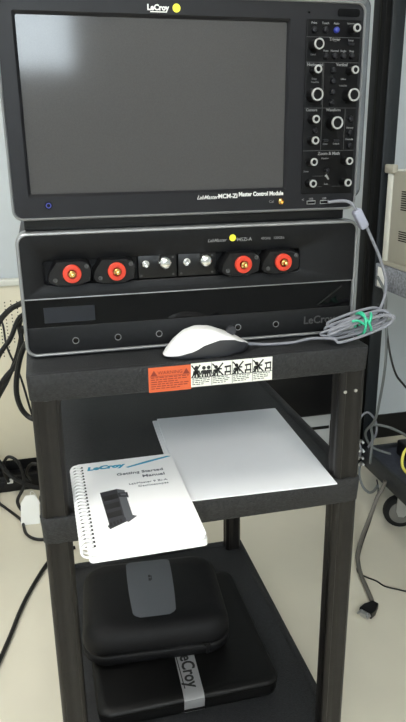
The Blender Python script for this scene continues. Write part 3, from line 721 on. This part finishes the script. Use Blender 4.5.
ins = thing('bench_instrument', 'beige box instrument with vent slots on the speckled shelf at the right edge', 'instrument', (1.2, .66, .8))
bm = new(); box(bm, .992, 1.44, .40, .912, .812, 1.062, .006, 3); mk('cabinet', bm, 'instr', ins)
bm = new(); box(bm, .989, 1.443, .912, .938, .808, 1.066, .004); mk('rear_bezel', bm, 'instrlt', ins)
bm = new(); box(bm, .983, 1.0, .900, .948, 1.056, 1.080, .004); mk('corner_bumper', bm, 'instr', ins)
bm = new(); box(bm, .988, 1.0, .41, .936, .8005, .814, .003); mk('base_rail', bm, 'instr', ins)
mk('base_rail', box(new(), 1.40, 1.43, .41, .936, .8005, .814, .003), 'instr', ins)
bm = new()
for (z0, n) in ((.985, 9), (.878, 5)):
    for k in range(n): box(bm, .9910, .9935, .74, .858, z0+.006*(k-n+5), z0+.006*(k-n+5)+.0028)
v = mk('vent_slots', bm, 'hole', ins, False)
tag(mk('antenna_rod', tube(new(), [(1.10, .90, 1.066), (1.112, .87, 1.13), (1.125, .84, 1.20)], .003, 8, 4), 'palegrey'), 'thin grey rod leaning up behind the beige instrument', 'rod')

# stuff on and around the second cart
tag(mk('hanging_cable', tube(new(), [(.976, .930, .765), (.966, .86, .730), (.966, .851, .684), (.966, .833, .600), (.966, .831, .510), (.966, .846, .411), (.966, .866, .338), (.970, .925, .270), (1.0, .93, .215), (1.05, .90, .198)], .0042, 8, 8), 'palegrey'), 'grey cable hanging from the speckled shelf to the lower shelf', 'cable')
tag(mk('black_cord', tube(new(), [(.976, .905, .752), (.968, .862, .712), (.968, .848, .655), (.968, .82, .58), (.968, .775, .52), (.968, .72, .50), (.968, .60, .47), (.968, .50, .44)], .0032, 8, 8), 'cable'), 'black cord drooping under the speckled shelf at the right edge', 'cable')
tag(mk('coax_cable', tube(new(), [(.975, .890, .180), (.972, .885, .212), (.985, .905, .26), (1.0, .94, .285), (1.04, .90, .29), (1.08, .83, .275), (1.12, .72, .25), (1.16, .60, .21), (1.2, .50, .199)], .0042, 8, 8), 'palegrey'), 'grey cable arching over the lower shelf of the slate cart', 'cable')
cl2 = thing('test_leads', 'pale test leads clipped to the corner of the slate cart', 'cable', (.97, .93, .2))
bm = new(); tube(bm, [(.960, .935, .185), (.958, .925, .215), (.957, .945, .245), (.958, .945, .275), (.966, .955, .31), (.990, .955, .325), (1.01, .94, .30), (1.01, .93, .26), (.985, .930, .215)], .0035, 8, 8); mk('lead', bm, 'cord', cl2)
bm = new()
for (z, y) in ((.205, .928), (.232, .936), (.180, .930), (.160, .925)):
    tube(bm, [(.952, y-.004, z), (.960, y, z+.006), (.966, y+.004, z+.004), (.972, y, z-.004)], .0045, 8, 4)
mk('clip', bm, 'steel', cl2)
bm = new(); tube(bm, [(.958, .925, .165), (.953, .915, .130), (.958, .895, .098), (.966, .870, .090), (.972, .850, .105), (.975, .835, .132)], .0042, 8, 8); mk('loop', bm, 'palegrey', cl2)
ad = thing('power_adapter', 'black power adapter lying on the lower shelf of the slate cart', 'adapter', (1.10, .83, .1935))
bm = new(); box(bm, 1.070, 1.150, .76, .905, .1940, .245, .006, 3); mk('body', bm, 'black', ad)
bm = new(); tube(bm, [(1.030, .740, .199), (1.034, .800, .204), (1.046, .822, .235), (1.064, .822, .256), (1.095, .815, .257), (1.13, .80, .256), (1.163, .79, .235), (1.175, .77, .2)], .0045, 8, 8)
tag(mk('yellow_cable', bm, 'yellowc'), 'yellow cable bent over the black power adapter', 'cable')

ser = thing('serial_cable', 'grey cable hanging from the slate cart, its connector lying on the floor', 'cable', (.80, .55, 0))
bm = new(); tube(bm, [(.979, .800, .165), (.972, .800, .140), (.955, .795, .118), (.925, .775, .070), (.880, .735, .030), (.845, .690, .0075), (.822, .640, .0065), (.806, .590, .0065), (.796, .540, .0065), (.786, .495, .0075), (.777, .462, .011)], .0062, 10, 8); mk('cable', bm, 'serial', ser)
def orient(p, d, up=Vector((0, 0, 1))):
    d = d.normalized(); s = d.cross(up).normalized(); u = s.cross(d)
    return Matrix(((s.x, d.x, u.x, p[0]), (s.y, d.y, u.y, p[1]), (s.z, d.z, u.z, p[2]), (0, 0, 0, 1)))
mt = orient((.779, .466, .0100), Vector((-.86, -.50, .0)))
bm = new(); pr = [(-.008, -.006), (.008, -.006), (.017, .020), (.017, .040), (-.017, .040), (-.017, .020)]
loft(bm, [XY(pr, -.0075), XY([(x*1.04, y) for x, y in pr], -.004), XY([(x*1.04, y) for x, y in pr], .006), XY(pr, .009)]); bm.transform(mt); hd = mk('connector_hood', bm, 'black', ser)
bm = new(); loft(bm, [XZ(rrect(0, 0, .030, .0125, .004), .040), XZ(rrect(0, 0, .030, .0125, .004), .043), XZ(rrect(0, 0, .020, .0105, .004), .0432), XZ(rrect(0, 0, .019, .0100, .004), .052)]); bm.transform(mt); mk('connector_shell', bm, 'steel', hd)
bm = new()
for s in (-1, 1): tube(bm, [(s*.0135, .036, 0), (s*.0135, .054, 0)], .0030, 8, 1, smooth=False)
bm.transform(mt); mk('thumbscrew', bm, 'steel', hd)
tag(mk('thin_black_cord', tube(new(), [(.985, .86, .137), (.975, .83, .110), (.93, .78, .055), (.868, .715, .006), (.826, .65, .003), (.808, .615, .003), (.818, .590, .003), (.838, .565, .003), (.850, .538, .003), (.880, .515, .003), (.910, .490, .003), (.960, .43, .003), (1.0, .36, .003)], .0024, 8, 8), 'cable'), 'thin black cord trailing over the floor beside the grey cable with connector', 'cable')

cb = thing('computer_case', 'light grey computer case lying flat on the floor behind the two carts', 'computer', (.82, 1.25, 0))
bm = new(); box(bm, .60, .955, 1.15, 1.38, .0005, .250, .004); mk('cabinet', bm, 'lightgrey', cb)
bm = new(); box(bm, .605, .950, 1.1485, 1.152, .192, .203); mk('drive_slot', bm, 'hole', cb)
bx = thing('equipment_case', 'black equipment case on top of the light grey computer case behind the carts', 'case', (.75, 1.25, .2505))
bm = new(); box(bm, .52, .965, 1.13, 1.38, .2505, .46, .008, 3); mk('shell', bm, 'black', bx)
bm = new(); tube(bm, [(.70, 1.25, .460), (.70, 1.25, .480), (.72, 1.25, .492), (.80, 1.25, .492), (.82, 1.25, .480), (.82, 1.25, .460)], .006, 8, 6); mk('handle', bm, 'rubber', bx)

# ------------------------------------------------------------------ cables at the left
def cab(name, pts, r, label, m='cable', group=None):
    return tag(mk(name, tube(new(), pts, r, 8, 8), m), label, 'cable', group)
y = .75
cab('power_cable', [(.10, .530, .92), (.035, .640, .845), (-.028, .74, .795), (-.055, .745, .78), (-.085, .75, .745), (-.13, .75, .66), (-.24, .76, .45), (-.40, .80, .1), (-.46, .86, .008), (-.5, .95, .009)], .0066, 'thick black cable arching out highest from behind the red-connector unit')
cab('power_cable', [(.12, .535, .95), (.060, .690, .84), (.01, .715, .79), (-.032, .73, .765), (-.058, .735, .715), (-.090, .735, .672), (-.15, .74, .56), (-.26, .75, .3), (-.36, .72, .02), (-.42, .62, .007)], .0056, 'black cable leaving just below the highest arching one, left of the instruments')
cab('thin_cable', [(-.42, 1.33, .95), (-.25, 1.25, .86), (-.110, 1.10, .70), (-.085, 1.0, .62), (-.055, .95, .545), (-.030, .9, .44), (.02, .85, .25), (.08, .9, .02), (.15, 1.0, .004)], .0030, 'thin black cord slanting down past the perforated panel behind the thick cables')
cab('power_cable', [(.07, .530, .90), (.02, .690, .80), (-.034, .78, .745), (-.036, .785, .690), (-.054, .79, .635), (-.098, .79, .580), (-.14, .8, .45), (-.27, .85, .2), (-.33, .95, .008), (-.38, 1.05, .008)], .0062, 'black cable dropping steeply beside the lower instrument then swinging left')
cab('power_cable', [(.06, .62, .74), (.00, .68, .72), (-.025, .72, .703), (-.046, .735, .650), (-.057, .735, .590), (-.052, .735, .545), (-.034, .735, .515), (-.005, .72, .51), (.05, .70, .52)], .0066, 'thick black cable looping under the top cart shelf at left')
cab('power_cable', [(-.03, .78, .73), (-.045, .80, .67), (-.075, .80, .60), (-.105, .80, .55), (-.15, .84, .47), (-.33, .92, .25), (-.52, .98, .02), (-.56, 1.08, .007)], .0055, 'black cable crossing behind the steep one, left of the instruments')
cab('floor_cable', [(.05, .93, .007), (-.005, .91, .007), (-.0405, .8505, .007), (-.0784, .756, .007), (-.1029, .680, .007), (-.1248, .592, .007), (-.1449, .519, .007), (-.18, .40, .007), (-.25, .3, .007)], .0055, 'black cable curving over the floor at lower left of the charcoal cart')
ps = thing('power_strip', 'black power strip on the floor against the wall at left', 'power strip', (-.2, 1.36, 0))
bm = new(); box(bm, -.42, -.035, 1.335, 1.385, .0005, .060, .004); mk('body', bm, 'black', ps)
bm = new()
for x in (-.36, -.27, -.18, -.09): box(bm, x-.015, x+.015, 1.333, 1.336, .018, .046, .001)
mk('sockets', bm, 'bezel', ps)
bm = new(); box(bm, -.155, -.135, 1.329, 1.336, .035, .052, .002); mk('switch', bm, 'white', ps)
for x0, h, lab_ in ((-.150, .16, 'black plug cord looping up from the power strip, leftmost loop'), (-.075, .125, 'black plug cord looping low over the power strip beside the cart leg')):
    cab('plug_cord', [(x0, 1.326, .045), (x0-.01, 1.30, h*.7), (x0+.012, 1.28, h), (x0+.045, 1.27, h*.85), (x0+.055, 1.26, h*.4), (x0+.03, 1.22, .02), (x0+.07, 1.15, .006), (x0+.16, 1.12, .006)], .0055, lab_)
cab('plug_cord', [(-.30, 1.324, .05), (-.25, 1.31, .14), (-.19, 1.29, .17), (-.14, 1.27, .10), (-.08, 1.26, .055), (-.03, 1.25, .04), (.02, 1.2, .03), (.08, 1.2, .007)], .0075, 'thick black cord sagging across the front of the power strip')
cab('tag_cord', [(-.20, 1.32, .05), (-.185, 1.25, .02), (-.16, 1.22, .006), (-.13, 1.17, .006), (-.105, 1.12, .006), (-.09, 1.04, .006), (-.05, 1.0, .006), (.02, 1.0, .006)], .0048, 'black cord on the floor running up to the white tag')
tg = thing('paper_tag', 'white paper tag standing on the floor against the left cart leg', 'tag', (-.078, 1.1, 0))
bm = new(); P = [(-.1085, .034), (-.0500, .032), (-.0470, .103), (-.0600, .122), (-.0870, .122), (-.1030, .102)]
Pt = [(x, z-.0315) for x, z in P]
R1 = [Vector((x, 1.10 + (z)*.30, z+.0005)) for x, z in Pt]; loft(bm, [R1, [v+Vector((0, .0015, 0)) for v in R1]]); mk('card', bm, 'tag', tg)
bm = new(); tube(bm, [(-.0725, 1.127, .083), (-.070, 1.130, .10), (-.060, 1.14, .09), (-.045, 1.15, .04), (-.03, 1.15, .006)], .0012, 6, 6); mk('string', bm, 'tag', tg)

# ------------------------------------------------------------------ camera
f = 657.5; r = Vector((.97123126, -.23782311, -.01224788)); u = Vector((.08540403, .29984322, .95015798)); fw = Vector((.22229708, .92386915, -.31152817))
cam = bpy.data.cameras.new('camera'); co = bpy.data.objects.new('camera', cam); COL.objects.link(co)
cam.sensor_fit = 'VERTICAL'; cam.sensor_height = 36.0; cam.lens = f*36.0/722.0; cam.clip_start = .01
co.matrix_world = Matrix(((r.x, u.x, -fw.x, .0325394), (r.y, u.y, -fw.y, -.7975233), (r.z, u.z, -fw.z, 1.1358875), (0, 0, 0, 1)))
scene.camera = co

wd = bpy.data.worlds.new('world'); scene.world = wd; wd.use_nodes = True
wd.node_tree.nodes['Background'].inputs['Color'].default_value = (.6, .7, .8, 1); wd.node_tree.nodes['Background'].inputs['Strength'].default_value = .3
vs = scene.view_settings; vs.view_transform = 'Standard'; vs.look = 'None'; vs.gamma = 1; vs.use_curve_mapping = False; vs.exposure = 0.75
scene.cycles.max_bounces = 8; scene.cycles.diffuse_bounces = 4
